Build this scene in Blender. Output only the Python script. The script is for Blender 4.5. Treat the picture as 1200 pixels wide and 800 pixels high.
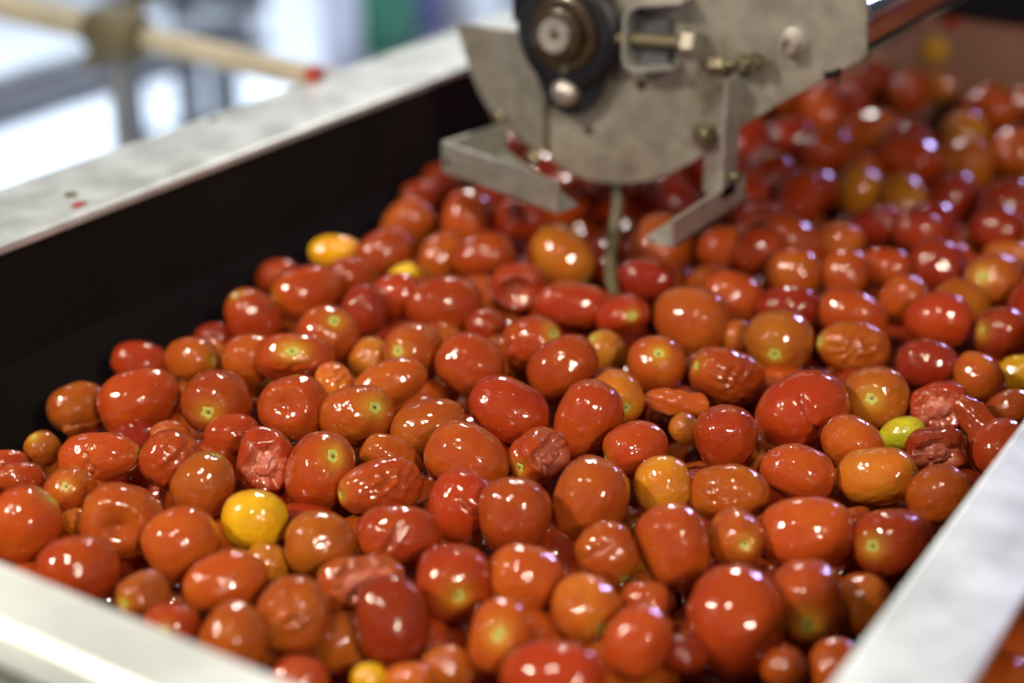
import bpy, bmesh, math, random
import numpy as np
from mathutils import Vector, Matrix, noise

for o in list(bpy.data.objects): bpy.data.objects.remove(o)
SC = bpy.context.scene
COL = SC.collection
R = math.radians

# ------------------------------------------------------------------ camera, world, lights, exposure
FPX, PITCH, YAW, CAMZ = 1857.0, R(24.3), R(32.2), 1.34
cam = bpy.data.cameras.new('camera'); camo = bpy.data.objects.new('camera', cam); COL.objects.link(camo)
cam.sensor_width = 36; cam.lens = FPX / 1200 * 36; cam.clip_start = .02; cam.clip_end = 60
camo.location = (0, 0, CAMZ); camo.rotation_euler = (R(90) - PITCH, 0, YAW)
cam.dof.use_dof = True; cam.dof.focus_distance = .845; cam.dof.aperture_fstop = 2.5; cam.dof.aperture_blades = 9
SC.camera = camo
SC.view_settings.view_transform = 'Standard'; SC.view_settings.look = 'None'
SC.view_settings.gamma = 1; SC.view_settings.exposure = 0.15; SC.view_settings.use_curve_mapping = False

world = bpy.data.worlds.new('world'); SC.world = world; world.use_nodes = True
wb = world.node_tree.nodes['Background']; wb.inputs[0].default_value = (.80, .88, 1.0, 1); wb.inputs[1].default_value = .07

def area(name, loc, target, size, power, color, size_y=None):
    l = bpy.data.lights.new(name, 'AREA'); l.energy = power; l.color = color
    l.shape = 'RECTANGLE' if size_y else 'DISK'; l.size = size
    if size_y: l.size_y = size_y
    o = bpy.data.objects.new(name, l); COL.objects.link(o); o.location = loc
    o.rotation_euler = (Vector(target) - Vector(loc)).to_track_quat('-Z', 'Y').to_euler()
    return o
HEAP = Vector((-.42, .66, .936))
def from_heap(x, y, z, d):          # direction in the camera's level frame (right, forward, up)
    c, s = math.cos(YAW), math.sin(YAW)
    v = Vector((c * x - s * y, s * x + c * y, z)).normalized()
    return HEAP + v * d
WARM = (1.0, .86, .66)
area('ceiling_lamp', from_heap(-.70, -.265, .655, 2.1), HEAP, .23, 30, WARM)
area('ceiling_lamp', from_heap(.30, -.78, .52, 2.6), HEAP, .25, 31, WARM)
area('ceiling_lamp', from_heap(-.25, -.55, .95, 1.9), HEAP, .16, 10, WARM)
area('ceiling_lamp', from_heap(.05, .80, .62, 2.6), HEAP, .28, 18, (1, .93, .85))
area('window_daylight', from_heap(.56, .76, .36, 4.6), HEAP, .6, 46, (.52, .48, 1.0), .5)
dl = area('added_floor_light', (-4.6, 2.9, 4.2), (-3.1, 3.1, 0), 1.6, 85, (.80, .89, 1.0), 1.2); dl.data.spread = R(75)  # added light that brightens only the left floor, spread kept off the heap

# ------------------------------------------------------------------ pixel -> place helpers
def ray(u, v):
    x = (u - 600) / FPX; y = (v - 400) / FPX
    d = (x, math.cos(PITCH) - y * math.sin(PITCH), -math.sin(PITCH) - y * math.cos(PITCH))
    c, s = math.cos(YAW), math.sin(YAW)
    return Vector((c * d[0] - s * d[1], s * d[0] + c * d[1], d[2]))
CAM = Vector((0, 0, CAMZ))
FWD = ray(600, 400)
RIGHT = Vector((math.cos(YAW), math.sin(YAW), 0))
def on_y(u, v, Y):                   # the point on the vertical plane y = Y
    d = ray(u, v); return CAM + d * (Y / d.y)
def on_h(u, v, h):                   # the point h below the camera
    d = ray(u, v); return CAM + d * (h / -d.z)
def pixel(p):
    q = Vector(p) - CAM
    z = q.dot(FWD); up = RIGHT.cross(FWD)
    return 600 + FPX * q.dot(RIGHT) / z, 400 - FPX * q.dot(up) / z, z

# ------------------------------------------------------------------ materials
def mat(name):
    m = bpy.data.materials.new(name); m.use_nodes = True
    nt = m.node_tree; b = nt.nodes['Principled BSDF']
    return m, nt, b
def N(nt, t, **kw):
    n = nt.nodes.new(t)
    for k, v in kw.items(): setattr(n, k, v)
    return n
def mix(nt, fac, a, b, blend='MIX'):
    n = N(nt, 'ShaderNodeMix', data_type='RGBA', blend_type=blend)
    for i, x in ((0, fac), (6, a), (7, b)):
        if hasattr(x, 'links'): nt.links.new(x, n.inputs[i])
        elif isinstance(x, (int, float)): n.inputs[i].default_value = x
        else: n.inputs[i].default_value = (*x, 1)
    return n.outputs[2]
def ramp(nt, src, p0, p1):
    n = N(nt, 'ShaderNodeMapRange', clamp=True, interpolation_type='SMOOTHSTEP')
    nt.links.new(src, n.inputs[0]); n.inputs[1].default_value = p0; n.inputs[2].default_value = p1
    return n.outputs[0]
def mathn(nt, op, a, b=None):
    n = N(nt, 'ShaderNodeMath', operation=op)
    for i, x in enumerate((a, b)):
        if x is None: continue
        if hasattr(x, 'links'): nt.links.new(x, n.inputs[i])
        else: n.inputs[i].default_value = x
    return n.outputs[0]
def noisetex(nt, vec, scale, detail=2, rough=.5):
    n = N(nt, 'ShaderNodeTexNoise'); n.inputs['Scale'].default_value = scale
    n.inputs['Detail'].default_value = detail; n.inputs['Roughness'].default_value = rough
    if vec is not None: nt.links.new(vec, n.inputs['Vector'])
    return n.outputs['Fac']

def tomato_material(name, use_obj=True, base=(.4, .03, .006)):
    m, nt, b = mat(name); L = nt.links
    geo = N(nt, 'ShaderNodeTexCoord'); info = N(nt, 'ShaderNodeObjectInfo')
    off = N(nt, 'ShaderNodeVectorMath', operation='ADD')
    L.new(geo.outputs['Object'], off.inputs[0])
    if use_obj:
        cmb = N(nt, 'ShaderNodeVectorMath', operation='SCALE'); cmb.inputs[0].default_value = (31, 17, 53)
        L.new(info.outputs['Random'], cmb.inputs['Scale']); L.new(cmb.outputs[0], off.inputs[1])
        col = info.outputs['Color']
    else:
        at = N(nt, 'ShaderNodeAttribute', attribute_name='tone'); col = at.outputs['Color']
    v = off.outputs[0]; sc = 1.0 if use_obj else 50.0
    # blotches of riper and paler skin
    n1 = ramp(nt, noisetex(nt, v, 1.1 * sc, 2), .38, .70)
    warm = mix(nt, 1.0, col, (1.12, 1.5, 1.0), 'MULTIPLY')
    c = mix(nt, mathn(nt, 'MULTIPLY', n1, .75), col, warm)
    n2 = ramp(nt, noisetex(nt, v, 9 * sc, 3, .6), .60, .78)
    c = mix(nt, mathn(nt, 'MULTIPLY', n2, .14), c, (.62, .22, .04))
    if use_obj:
        st = N(nt, 'ShaderNodeAttribute', attribute_name='stem'); fl = N(nt, 'ShaderNodeAttribute', attribute_name='flesh')
        tint = N(nt, 'ShaderNodeAttribute', attribute_name='tint', attribute_type='OBJECT')
        sm = mathn(nt, 'MULTIPLY', st.outputs['Fac'], tint.outputs['Fac'])
        c = mix(nt, sm, c, (.60, .38, .03))
        pulp = mix(nt, noisetex(nt, v, 7, 3), (.46, .06, .035), (.66, .27, .15))
        c = mix(nt, fl.outputs['Fac'], c, pulp)
    L.new(c, b.inputs['Base Color'])
    b.inputs['Roughness'].default_value = .20
    b.inputs['Specular IOR Level'].default_value = .12
    b.inputs['Coat Weight'].default_value = 1.0; b.inputs['Coat Roughness'].default_value = .045
    b.inputs['Subsurface Weight'].default_value = .05; b.inputs['Subsurface Radius'].default_value = (1, .25, .08)
    b.inputs['Subsurface Scale'].default_value = .006
    # droplets of juice and a faint unevenness of the skin
    vo = N(nt, 'ShaderNodeTexVoronoi'); vo.inputs['Scale'].default_value = 7.5 * sc; L.new(v, vo.inputs['Vector'])
    sel = N(nt, 'ShaderNodeSeparateColor'); L.new(vo.outputs['Color'], sel.inputs[0])
    drop = mathn(nt, 'MULTIPLY', ramp(nt, vo.outputs['Distance'], .20, .02), mathn(nt, 'GREATER_THAN', sel.outputs[0], .45))
    h = mathn(nt, 'ADD', mathn(nt, 'MULTIPLY', drop, .45), mathn(nt, 'MULTIPLY', noisetex(nt, v, 2.6 * sc, 2), .9))
    bp = N(nt, 'ShaderNodeBump'); bp.inputs['Strength'].default_value = .55; bp.inputs['Distance'].default_value = .0022
    L.new(h, bp.inputs['Height']); L.new(bp.outputs[0], b.inputs['Normal']); L.new(bp.outputs[0], b.inputs['Coat Normal'])
    return m
M = {}
M['tomato'] = tomato_material('tomato_skin')
M['under'] = tomato_material('tomato_skin_below', False)

def simple(name, col, rough=.5, metal=0., coat=0., spots=None, spotcol=None, scale=20, bump=0.):
    m, nt, b = mat(name); L = nt.links
    tc = N(nt, 'ShaderNodeTexCoord')
    f = noisetex(nt, tc.outputs['Object'], scale, 5, .6)
    c = mix(nt, ramp(nt, f, .3, .7), tuple(x * .82 for x in col), tuple(min(1, x * 1.12) for x in col))
    if spots:
        f2 = noisetex(nt, tc.outputs['Object'], spots, 4, .65)
        c = mix(nt, mathn(nt, 'MULTIPLY', ramp(nt, f2, .52, .72), .75), c, spotcol)
    L.new(c, b.inputs['Base Color'])
    L.new(mathn(nt, 'ADD', mathn(nt, 'MULTIPLY', f, .25), rough - .12), b.inputs['Roughness'])
    b.inputs['Metallic'].default_value = metal; b.inputs['Coat Weight'].default_value = coat
    if bump:
        bp = N(nt, 'ShaderNodeBump'); bp.inputs['Strength'].default_value = bump; bp.inputs['Distance'].default_value = .001
        L.new(f, bp.inputs['Height']); L.new(bp.outputs[0], b.inputs['Normal'])
    return m
M['rim'] = simple('wet_stainless_rim', (.72, .79, .80), .42, .5, 0, 9, (.54, .60, .61), 30, .2)
M['rim_white'] = simple('pale_front_rim', (.78, .84, .84), .42, .35, 0, 8, (.70, .76, .76), 12)
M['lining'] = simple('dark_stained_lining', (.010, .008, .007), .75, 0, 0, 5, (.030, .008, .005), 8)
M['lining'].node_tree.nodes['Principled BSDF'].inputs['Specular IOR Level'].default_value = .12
M['backlining'] = simple('back_panel_painted_reflection', (.36, .19, .14), .5, .1, 0, 6, (.30, .11, .07), 7)  # reddish reflection of tomatoes in the steel, put into the base colour
M['plate'] = simple('stained_stainless_plate', (.37, .35, .31), .50, .60, 0, 14, (.17, .13, .08), 60, .15)
M['bright'] = simple('pale_stainless_bracket', (.44, .44, .42), .42, .65, 0, 25, (.40, .38, .32), 60, .1)
M['bolt'] = simple('greasy_bolt_steel', (.26, .235, .16), .34, .85, 0, 60, (.16, .11, .05), 90)
M['shaft'] = simple('shaft_end_steel', (.60, .56, .53), .38, .75, 0, 80, (.35, .28, .22), 60)
M['grease'] = simple('brown_grease', (.050, .032, .018), .30, .2, .3, 60, (.10, .075, .02), 60)
M['black'] = simple('black_bearing_paint', (.007, .008, .013), .42, 0, 0, 40, (.014, .015, .026), 50)
M['rubber'] = simple('black_rubber', (.010, .011, .014), .8); M['rubber'].node_tree.nodes['Principled BSDF'].inputs['Specular IOR Level'].default_value = .2
M['chrome'] = simple('polished_tube', (.75, .76, .78), .18, 1.0)
M['belt'] = simple('orange_brown_belt', (.30, .07, .02), .30, .1, .3, 20, (.12, .02, .01), 20)  # orange of mirrored tomatoes is put into the belt colour
M['scar'] = simple('stem_scar_green', (.52, .52, .10), .45, 0, .2, 400, (.16, .17, .03), 300, .3)
M['scar_core'] = simple('stem_scar_core', (.07, .065, .02), .6)
M['pipe'] = simple('cream_pipe', (.52, .47, .34), .5, 0, 0, 12, (.34, .29, .19), 10)
M['fitting'] = simple('olive_fitting', (.16, .135, .075), .5, .2, 0, 20, (.07, .06, .04), 20)
M['frame'] = simple('grey_painted_steel', (.26, .29, .31), .45, .3, 0, 10, (.17, .16, .14), 12)
M['floor'] = simple('pale_epoxy_floor', (.74, .79, .86), .35, 0, 0, 1.2, (.58, .64, .74), 2)
M['wallpaint'] = simple('pale_wall_paint', (.62, .66, .70), .6)
M['white'] = simple('white_plastic', (.80, .84, .90), .4)
M['green'] = simple('green_plastic', (.05, .26, .15), .4)
M['blue'] = simple('blue_plastic', (.035, .08, .22), .4)
M['violet'] = simple('violet_plastic', (.12, .12, .36), .4)
M['dark'] = simple('dark_machine_paint', (.09, .095, .11), .5, .2)
M['leaf'] = simple('pale_green_leaf', (.24, .32, .08), .4, 0, .2)
M['scrap'] = simple('tomato_scrap_red', (.42, .05, .02), .3, 0, .4)
M['scrap_yellow'] = simple('tomato_scrap_yellow', (.55, .30, .03), .3, 0, .4)
M['pulp'] = simple('wet_tomato_pulp', (.48, .11, .07), .25, 0, .5, 4, (.64, .34, .19), 5, .6)

# ------------------------------------------------------------------ mesh helpers
def finish(name, bm, m, parent=None, smooth=False, bevel=0):
    me = bpy.data.meshes.new(name)
    bmesh.ops.recalc_face_normals(bm, faces=bm.faces)
    if bevel: bmesh.ops.bevel(bm, geom=list(bm.edges), offset=bevel, segments=2, profile=.6, affect='EDGES', clamp_overlap=True)
    bm.to_mesh(me); bm.free(); me.materials.append(m)
    if smooth:
        me.shade_smooth()
        try: me.set_sharp_from_angle(angle=R(38))
        except Exception: pass
    o = bpy.data.objects.new(name, me); COL.objects.link(o)
    if parent: o.parent = parent
    return o
def tag(o, label, cat, group=None, kind=None):
    o['label'] = label; o['category'] = cat
    if group: o['group'] = group
    if kind: o['kind'] = kind
    return o
def empty(name, loc, label, cat):
    o = bpy.data.objects.new(name, None); COL.objects.link(o); o.empty_display_size = .02
    return tag(o, label, cat)
def prism(bm, pts, depth):                        # polygon pts (Vectors) pushed along depth (Vector)
    a = [bm.verts.new(p) for p in pts]; c = [bm.verts.new(Vector(p) + depth) for p in pts]
    bm.faces.new(a); bm.faces.new(c[::-1])
    n = len(pts)
    for i in range(n): bm.faces.new((a[i], a[(i + 1) % n], c[(i + 1) % n], c[i]))
def box(bm, lo, hi, mx=None):
    r = bmesh.ops.create_cube(bm, size=1); lo = Vector(lo); hi = Vector(hi)
    for v in r['verts']:
        v.co = Vector(((lo[i] + hi[i]) / 2 + v.co[i] * (hi[i] - lo[i])) for i in range(3))
        if mx: v.co = mx @ v.co
def lathe(bm, prof, origin, axis, n=32, rot=0):
    axis = Vector(axis).normalized(); t = axis.orthogonal().normalized(); s = axis.cross(t); rings = []
    for r, d in prof:
        rings.append([bm.verts.new(Vector(origin) + axis * d + (t * math.cos(rot + 2 * math.pi * k / n) + s * math.sin(rot + 2 * math.pi * k / n)) * max(r, 1e-5)) for k in range(n)])
    for a, c in zip(rings, rings[1:]):
        for k in range(n): bm.faces.new((a[k], a[(k + 1) % n], c[(k + 1) % n], c[k]))
    bm.faces.new(rings[0][::-1]); bm.faces.new(rings[-1])
def tube(bm, pts, r, n=14):
    pts = [Vector(p) for p in pts]; rings = []
    rr = r if hasattr(r, '__len__') else [r] * len(pts)
    for i, p in enumerate(pts):
        t = (pts[min(i + 1, len(pts) - 1)] - pts[max(i - 1, 0)]).normalized()
        a = t.cross(Vector((.13, .21, 1))).normalized(); b_ = t.cross(a)
        rings.append([bm.verts.new(p + (a * math.cos(2 * math.pi * k / n) + b_ * math.sin(2 * math.pi * k / n)) * rr[i]) for k in range(n)])
    for a, c in zip(rings, rings[1:]):
        for k in range(n): bm.faces.new((a[k], a[(k + 1) % n], c[(k + 1) % n], c[k]))
    bm.faces.new(rings[0][::-1]); bm.faces.new(rings[-1])
def zz(h): return CAMZ - h

# ------------------------------------------------------------------ floor
bm = bmesh.new(); box(bm, (-9, -3, -.1), (4, 11, 0)); fl = finish('floor', bm, M['floor']); fl['kind'] = 'structure'

def wall(name, lo, hi):
    bm = bmesh.new(); box(bm, lo, hi); o = finish(name, bm, M['wallpaint']); o['kind'] = 'structure'
wall('wall_left', (-9.1, -3, 0), (-9, 11, 3.6)); wall('wall_right', (4, -3, 0), (4.1, 11, 3.6))
wall('wall_back', (-9, 11, 0), (4, 11.1, 3.6)); wall('wall_front', (-9, -3.1, 0), (4, -3, 3.6))

# ------------------------------------------------------------------ the hopper
XL, XR, YF, YB, HR = -.738, -.148, .347, 1.475, .34
ZR = zz(HR)
hop = empty('tomato_hopper', (0, 0, 0), 'large rectangular steel hopper with dark inner walls and pale metal rims, full of tomatoes', 'hopper')
hop.location = (-.44, .9, 0); bpy.context.view_layer.update()
INV = hop.matrix_world.inverted()
def part(name, bm, m, parent, **kw):
    o = finish(name, bm, m, None, **kw); o.parent = parent
    o.matrix_parent_inverse = parent.matrix_world.inverted(); return o
T = .004
X2 = .42                                             # far side of the neighbouring compartment
# left wall: upright lip, fold, sloping panel
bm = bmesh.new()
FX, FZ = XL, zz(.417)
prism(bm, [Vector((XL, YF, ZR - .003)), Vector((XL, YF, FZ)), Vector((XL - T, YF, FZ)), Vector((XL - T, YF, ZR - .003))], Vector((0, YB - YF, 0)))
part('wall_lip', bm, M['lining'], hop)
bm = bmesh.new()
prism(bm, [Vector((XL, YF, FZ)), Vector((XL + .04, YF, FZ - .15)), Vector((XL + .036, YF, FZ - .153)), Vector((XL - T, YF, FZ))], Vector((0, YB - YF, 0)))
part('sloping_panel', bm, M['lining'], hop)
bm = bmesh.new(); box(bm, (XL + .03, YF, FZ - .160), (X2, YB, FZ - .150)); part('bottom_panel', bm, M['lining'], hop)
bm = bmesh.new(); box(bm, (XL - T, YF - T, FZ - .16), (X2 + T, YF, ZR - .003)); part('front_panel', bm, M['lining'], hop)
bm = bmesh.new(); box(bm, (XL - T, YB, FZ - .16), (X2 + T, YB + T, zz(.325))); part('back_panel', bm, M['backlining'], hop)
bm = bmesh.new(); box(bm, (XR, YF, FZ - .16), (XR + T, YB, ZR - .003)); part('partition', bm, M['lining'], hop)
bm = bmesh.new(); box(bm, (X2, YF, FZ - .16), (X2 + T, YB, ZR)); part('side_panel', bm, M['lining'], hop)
# rims
XLo, XRo, YFo = -2.41 * HR, -.318 * HR, .931 * HR
bm = bmesh.new(); box(bm, (XLo, YFo - .05, ZR - .006), (XL + .002, YB + .06, ZR)); box(bm, (XLo, YFo - .05, ZR - .05), (XLo + .004, YB + .06, ZR - .004))
part('side_rim', bm, M['rim'], hop, bevel=.0015)
bm = bmesh.new(); box(bm, (XR - .002, YFo, ZR - .005), (XRo, YB, ZR)); part('partition_rim', bm, M['rim'], hop, bevel=.0015)
bm = bmesh.new()
prof = [(YF + .001, ZR), (YFo + .004, ZR), (YFo, ZR - .003), (YFo - .003, ZR - .010), (YFo - .003, ZR - .016), (YF - .008, ZR - .016), (YF + .001, ZR - .006)]
prism(bm, [Vector((XL - .1, y, z)) for y, z in prof], Vector((X2 - XL + .15, 0, 0))); part('front_rim', bm, M['rim_white'], hop, bevel=.0012)
bm = bmesh.new(); box(bm, (XL - .1, YFo - .030, ZR - .05), (X2 + .05, YFo - .012, ZR - .034)); box(bm, (XL - .1, YFo - .014, ZR - .30), (X2 + .05, YF - .006, ZR - .026))
part('front_ledge', bm, M['frame'], hop, bevel=.002)
bm = bmesh.new(); box(bm, (XL - .05, YB - .012, zz(.331)), (X2, YB + .05, zz(.300))); part('black_back_edge', bm, M['rubber'], hop, bevel=.003)
for x in (XL - .03, X2 - .02):
    for y in (YF + .03, YB - .03):
        bm = bmesh.new(); box(bm, (x - .02, y - .02, 0), (x + .02, y + .02, ZR - .20)); part('leg', bm, M['frame'], hop, bevel=.003)
    bm = bmesh.new(); box(bm, (x - .02, YF + .02, ZR - .24), (x + .02, YB - .02, ZR - .20)); part('leg_rail', bm, M['frame'], hop, bevel=.003)
bm = bmesh.new(); box(bm, (XL - .05, YF + .01, ZR - .262), (X2, YF + .05, ZR - .228)); box(bm, (XL - .05, YB - .05, ZR - .262), (X2, YB - .01, ZR - .228)); part('cross_rail', bm, M['frame'], hop)

# ------------------------------------------------------------------ conveyor end dipping into the hopper
YP = .955
con = empty('conveyor', (0, 0, 0), 'stainless conveyor end with black bearing, bolts and bent brackets above the tomatoes', 'conveyor')
con.location = on_y(735, 214, YP); bpy.context.view_layer.update()
def cp(name, bm, m, parent=None, **kw): return part(name, bm, m, parent or con, **kw)
def pl(u, v, out=0.0):                              # a point on the side plate (out = metres towards -y)
    return on_y(u, v, YP - out)
PM = pixel(on_y(800, 100, YP))[2] / FPX             # metres in one pixel at the plate
NY = Vector((0, -1, 0))
arc = [(640, 178), (650, 191), (668, 203), (690, 211), (715, 215), (738, 215), (762, 211), (785, 203), (808, 192), (830, 177), (850, 161), (872, 144)]
bm = bmesh.new()
prism(bm, [pl(u, v) for u, v in arc + [(1011, 69), (1015, 63), (1017, -150), (640, -150)]], Vector((0, .004, 0)))
cp('side_plate', bm, M['plate'], bevel=.0006)
p0 = pl(640, 100)
def lp(u, v, k=.28):                                # the end plate is bent back from the side plate
    d = ray(u, v); t = (YP + k * (p0.x)) / (d.y + k * d.x); return CAM + d * t
bm = bmesh.new()
prism(bm, [lp(u, v) for u, v in [(641, 181), (626, 175), (608, 164), (590, 149), (573, 129), (560, 106), (549, 79), (541, 52), (534, 27), (560, 31), (600, 37), (641, 40)]], Vector((.001, .004, 0)))
cp('curved_end_plate', bm, M['plate'], bevel=.0005)
bm = bmesh.new(); tube(bm, [pl(640, 60, .001), pl(640, 110, .0015), pl(640, 179, .001)], .0022, 8); cp('weld_seam', bm, M['bolt'], smooth=True)
# far side plate, belt and cross tubes
bm = bmesh.new()
prism(bm, [pl(u, v) + Vector((0, .36, 0)) for u, v in arc + [(1011, 69), (1015, 63), (1017, -150), (640, -150)]], Vector((0, .004, 0)))
cp('side_plate', bm, M['plate'])
q = on_y(1016, 20, YP); bm = bmesh.new(); tube(bm, [q + Vector((-.006, .002, .002)), q + Vector((-.006, .36, .002))], .0085, 20); cp('cross_tube', bm, M['chrome'], smooth=True)
q = on_y(1014, 40, YP); bm = bmesh.new(); box(bm, (q.x - .10, YP + .005, q.z - .008), (q.x + .001, YP + .355, q.z + .004)); cp('belt', bm, M['belt'], bevel=.002)
q = on_y(1013, 58, YP); bm = bmesh.new(); box(bm, (q.x - .09, YP + .005, q.z - .002), (q.x, YP + .355, q.z + .004)); cp('belt_edge', bm, M['rubber'])
q = on_y(735, 70, YP); bm = bmesh.new(); tube(bm, [q + Vector((0, .02, 0)), q + Vector((0, .34, 0))], .055, 28); cp('tail_roller', bm, M['belt'], smooth=True)

def hexbolt(name, p, axis, r, head, parent, m=None, washer=0, shank=0):
    bm = bmesh.new(); axis = Vector(axis).normalized()
    if washer: lathe(bm, [(washer * .97, 0), (washer, .0005), (washer, .0018), (washer * .95, .0022)], p, axis, 24)
    lathe(bm, [(r, .001), (r, head * .85), (r * .86, head)], Vector(p), axis, 6, .4)
    if shank: lathe(bm, [(r * .5, -shank), (r * .5, .001)], p, axis, 14)
    return cp(name, bm, m or M['bolt'], parent, bevel=.0003)
# bearing
c0 = on_y(657, 39, YP - .016); c0.y = YP
bm = bmesh.new()
n = 40; prof = []
def flange_r(a):                                    # two lobes, up and down
    return .036 + .010 * abs(math.sin(a)) ** 3
pts = []
for k in range(n):
    a = 2 * math.pi * k / n; r = .037 + .023 * max(0, abs(math.sin(a))) ** 5
    pts.append(c0 + Vector((math.cos(a) * r * .98 + .004, -.004, math.sin(a) * r)))
prism(bm, pts, Vector((0, -.007, 0)))
brg = cp('bearing', bm, M['black'], bevel=.0012)
bm = bmesh.new(); lathe(bm, [(.0415, 0), (.0405, .003), (.036, .006), (.032, .007), (.0285, .007), (.0275, .004)], c0 + NY * .010 + Vector((.003, 0, 0)), NY, 40); cp('bearing_dome', bm, M['black'], brg, smooth=True)
bm = bmesh.new(); lathe(bm, [(.0265, 0), (.0265, .006), (.023, .008), (.0205, .008), (.0205, .005)], c0 + NY * .011 + Vector((.002, 0, 0)), NY, 36); cp('seal_ring', bm, M['grease'], brg, smooth=True)
bm = bmesh.new(); lathe(bm, [(.0185, 0), (.0185, .011), (.0165, .0125), (.013, .0125)], c0 + NY * .011, NY, 32); cp('locking_collar', bm, M['grease'], brg, smooth=True)
bm = bmesh.new(); lathe(bm, [(.0122, 0), (.0122, .0145), (.0112, .016), (.0046, .016), (.0032, .012), (.0004, .0115)], c0 + NY * .011, NY, 32); cp('shaft_end', bm, M['shaft'], brg, smooth=True)
bm = bmesh.new(); lathe(bm, [(.004, 0), (.004, .004), (.0025, .006)], pl(664, 80, .016), NY, 12); cp('grease_nipple', bm, M['bolt'], brg, smooth=True)
bm = bmesh.new(); lathe(bm, [(.0105, 0), (.0105, .003), (.009, .006), (.0065, .009), (.003, .0105)], pl(664, 107, .011), NY, 20); cp('flange_bolt', bm, M['shaft'], brg, smooth=True)
bm = bmesh.new(); tube(bm, [pl(622, -40, .012), pl(621, 0, .013), pl(619, 40, .012), pl(622, 64, .010), pl(634, 84, .008)], .0018, 8); cp('seal_bead', bm, M['scar'], brg, smooth=True)
bm = bmesh.new(); box(bm, (pl(589, 0).x, YP + .012, pl(600, 31).z), (pl(640, 0).x, YP + .05, pl(640, -150).z)); cp('black_end_block', bm, M['rubber'], bevel=.002)
# tensioner: a bent strip with a long bolt
path = [(800, 2), (748, 3), (735, 9), (729, 22), (728, 66), (731, 79), (741, 86), (788, 83)]
W = [pl(u, v, .018) + Vector((0, .018, 0)) for u, v in path]
cen = pl(765, 44, .018)
bm = bmesh.new(); outer = []; inner = []
for w in W:
    d = (w - cen); d.y = 0; outer.append(w); inner.append(w - d.normalized() * .0035)
vs = [[bm.verts.new(p + NY * k) for p in (outer[i], inner[i]) for k in (.0, .018)] for i in range(len(W))]
for a, c in zip(vs, vs[1:]):
    for i, j in ((0, 1), (1, 3), (3, 2), (2, 0)): bm.faces.new((a[i], a[j], c[j], c[i]))
for e in (vs[0], vs[-1]): bm.faces.new((e[0], e[1], e[3], e[2]))
ten = cp('tensioner_bracket', bm, M['bright'], bevel=.0005)
a0, a1 = pl(716, 44, .010), pl(812, 51, .010); ax = (a1 - a0).normalized()
bm = bmesh.new(); lathe(bm, [(.0042, .006), (.0042, (a1 - a0).length - .004)], a0, ax, 14); cp('threaded_rod', bm, M['fitting'], ten, smooth=True)
hexbolt('hex_nut', a1 - ax * .006, ax, .0105, .010, ten, M['plate'])
hexbolt('end_nut', a0 + ax * .004, -ax, .006, .004, ten, M['bright'])
bm = bmesh.new(); box(bm, (pl(752, 0).x, YP - .006, pl(752, 74).z), (pl(790, 0).x, YP - .0005, pl(790, 22).z)); cp('slide_block', bm, M['dark'], ten, bevel=.001)
# bolts on the plate
p = pl(930, 50, .0); bm = bmesh.new(); lathe(bm, [(.0098, 0), (.0098, .0025), (.0088, .0030)], p, NY, 28); w_ = cp('washer', bm, M['bright'], smooth=True)
bm = bmesh.new(); lathe(bm, [(.0066, .002), (.0066, .0115), (.0058, .0125), (.0034, .0125), (.0032, .0075), (.0003, .0075)], p, NY, 24); cp('cap_screw', bm, M['shaft'], w_, smooth=True)
for (u0, v0, u1, v1) in ((832, 78, 893, 72),):
    a0, a1 = pl(u0, v0, .010), pl(u1, v1, .012); ax = (a1 - a0).normalized(); LN = (a1 - a0).length
    bm = bmesh.new(); lathe(bm, [(.0036, 0), (.0036, LN)], a0, ax, 14); rod = cp('clamp_bolt', bm, M['bolt'], smooth=True)
    for t, r in ((0.02, .0075), (.14, .0062), (.55, .0070), (.80, .0068)):
        bm = bmesh.new(); lathe(bm, [(r * .8, 0), (r, .0015), (r, .005), (r * .8, .0065)], a0 + ax * (t * LN), ax, 6, t * 9); cp('nut', bm, M['bolt'], rod, bevel=.0003)
p = pl(830, 158, .0); bm = bmesh.new(); lathe(bm, [(.0105, -.004), (.0105, .0025), (.009, .003)], p, NY, 24); w_ = cp('washer', bm, M['bolt'], smooth=True)
hexbolt('wing_nut', p + NY * .003, NY, .0075, .007, w_, M['bolt']); 
bm = bmesh.new(); lathe(bm, [(.004, .008), (.004, .016), (.003, .017)], p + Vector((.002, 0, .004)), NY, 12); cp('bolt_tip', bm, M['bolt'], w_, smooth=True)
for (u, v, r) in ((690, 152, .003), (752, 98, .0035)):
    bm = bmesh.new(); lathe(bm, [(r, 0), (r * 1.2, .0008), (r * .8, .0014)], pl(u, v), NY, 12); cp('rivet', bm, M['grease'], smooth=True)
# bent right bracket: upright angle, arm towards -y, bottom lip
XA = pl(868, 145).x
zt, zb = pl(868, 84).z, on_y(868, 226, YP).z
br = bmesh.new(); box(br, (XA - .003, YP - .024, zb), (XA, YP - .001, zt)); box(br, (XA - .024, YP - .003, zb - .004), (XA - .002, YP - .001, pl(850, 150).z))
hb = cp('hanging_bracket', br, M['bright'], bevel=.0005)
def at_x(u, v, X):
    d = ray(u, v); return CAM + d * (X / d.x)
c1, c2, c3, c4 = at_x(790, 259, XA), at_x(874, 204, XA), at_x(874, 236, XA), at_x(790, 291, XA)
bm = bmesh.new(); prism(bm, [c1, c2, c3, c4], Vector((-.003, 0, 0)))
arm = cp('arm', bm, M['bright'], hb, bevel=.0005)
bm = bmesh.new(); tip = on_h(756, 281, -(c4.z - CAMZ)); prism(bm, [c4, c3, Vector((tip.x, c3.y, c3.z)), Vector((tip.x, tip.y, c4.z))], Vector((0, 0, .0025))); cp('bottom_lip', bm, M['bright'], hb, bevel=.0004)
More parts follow.
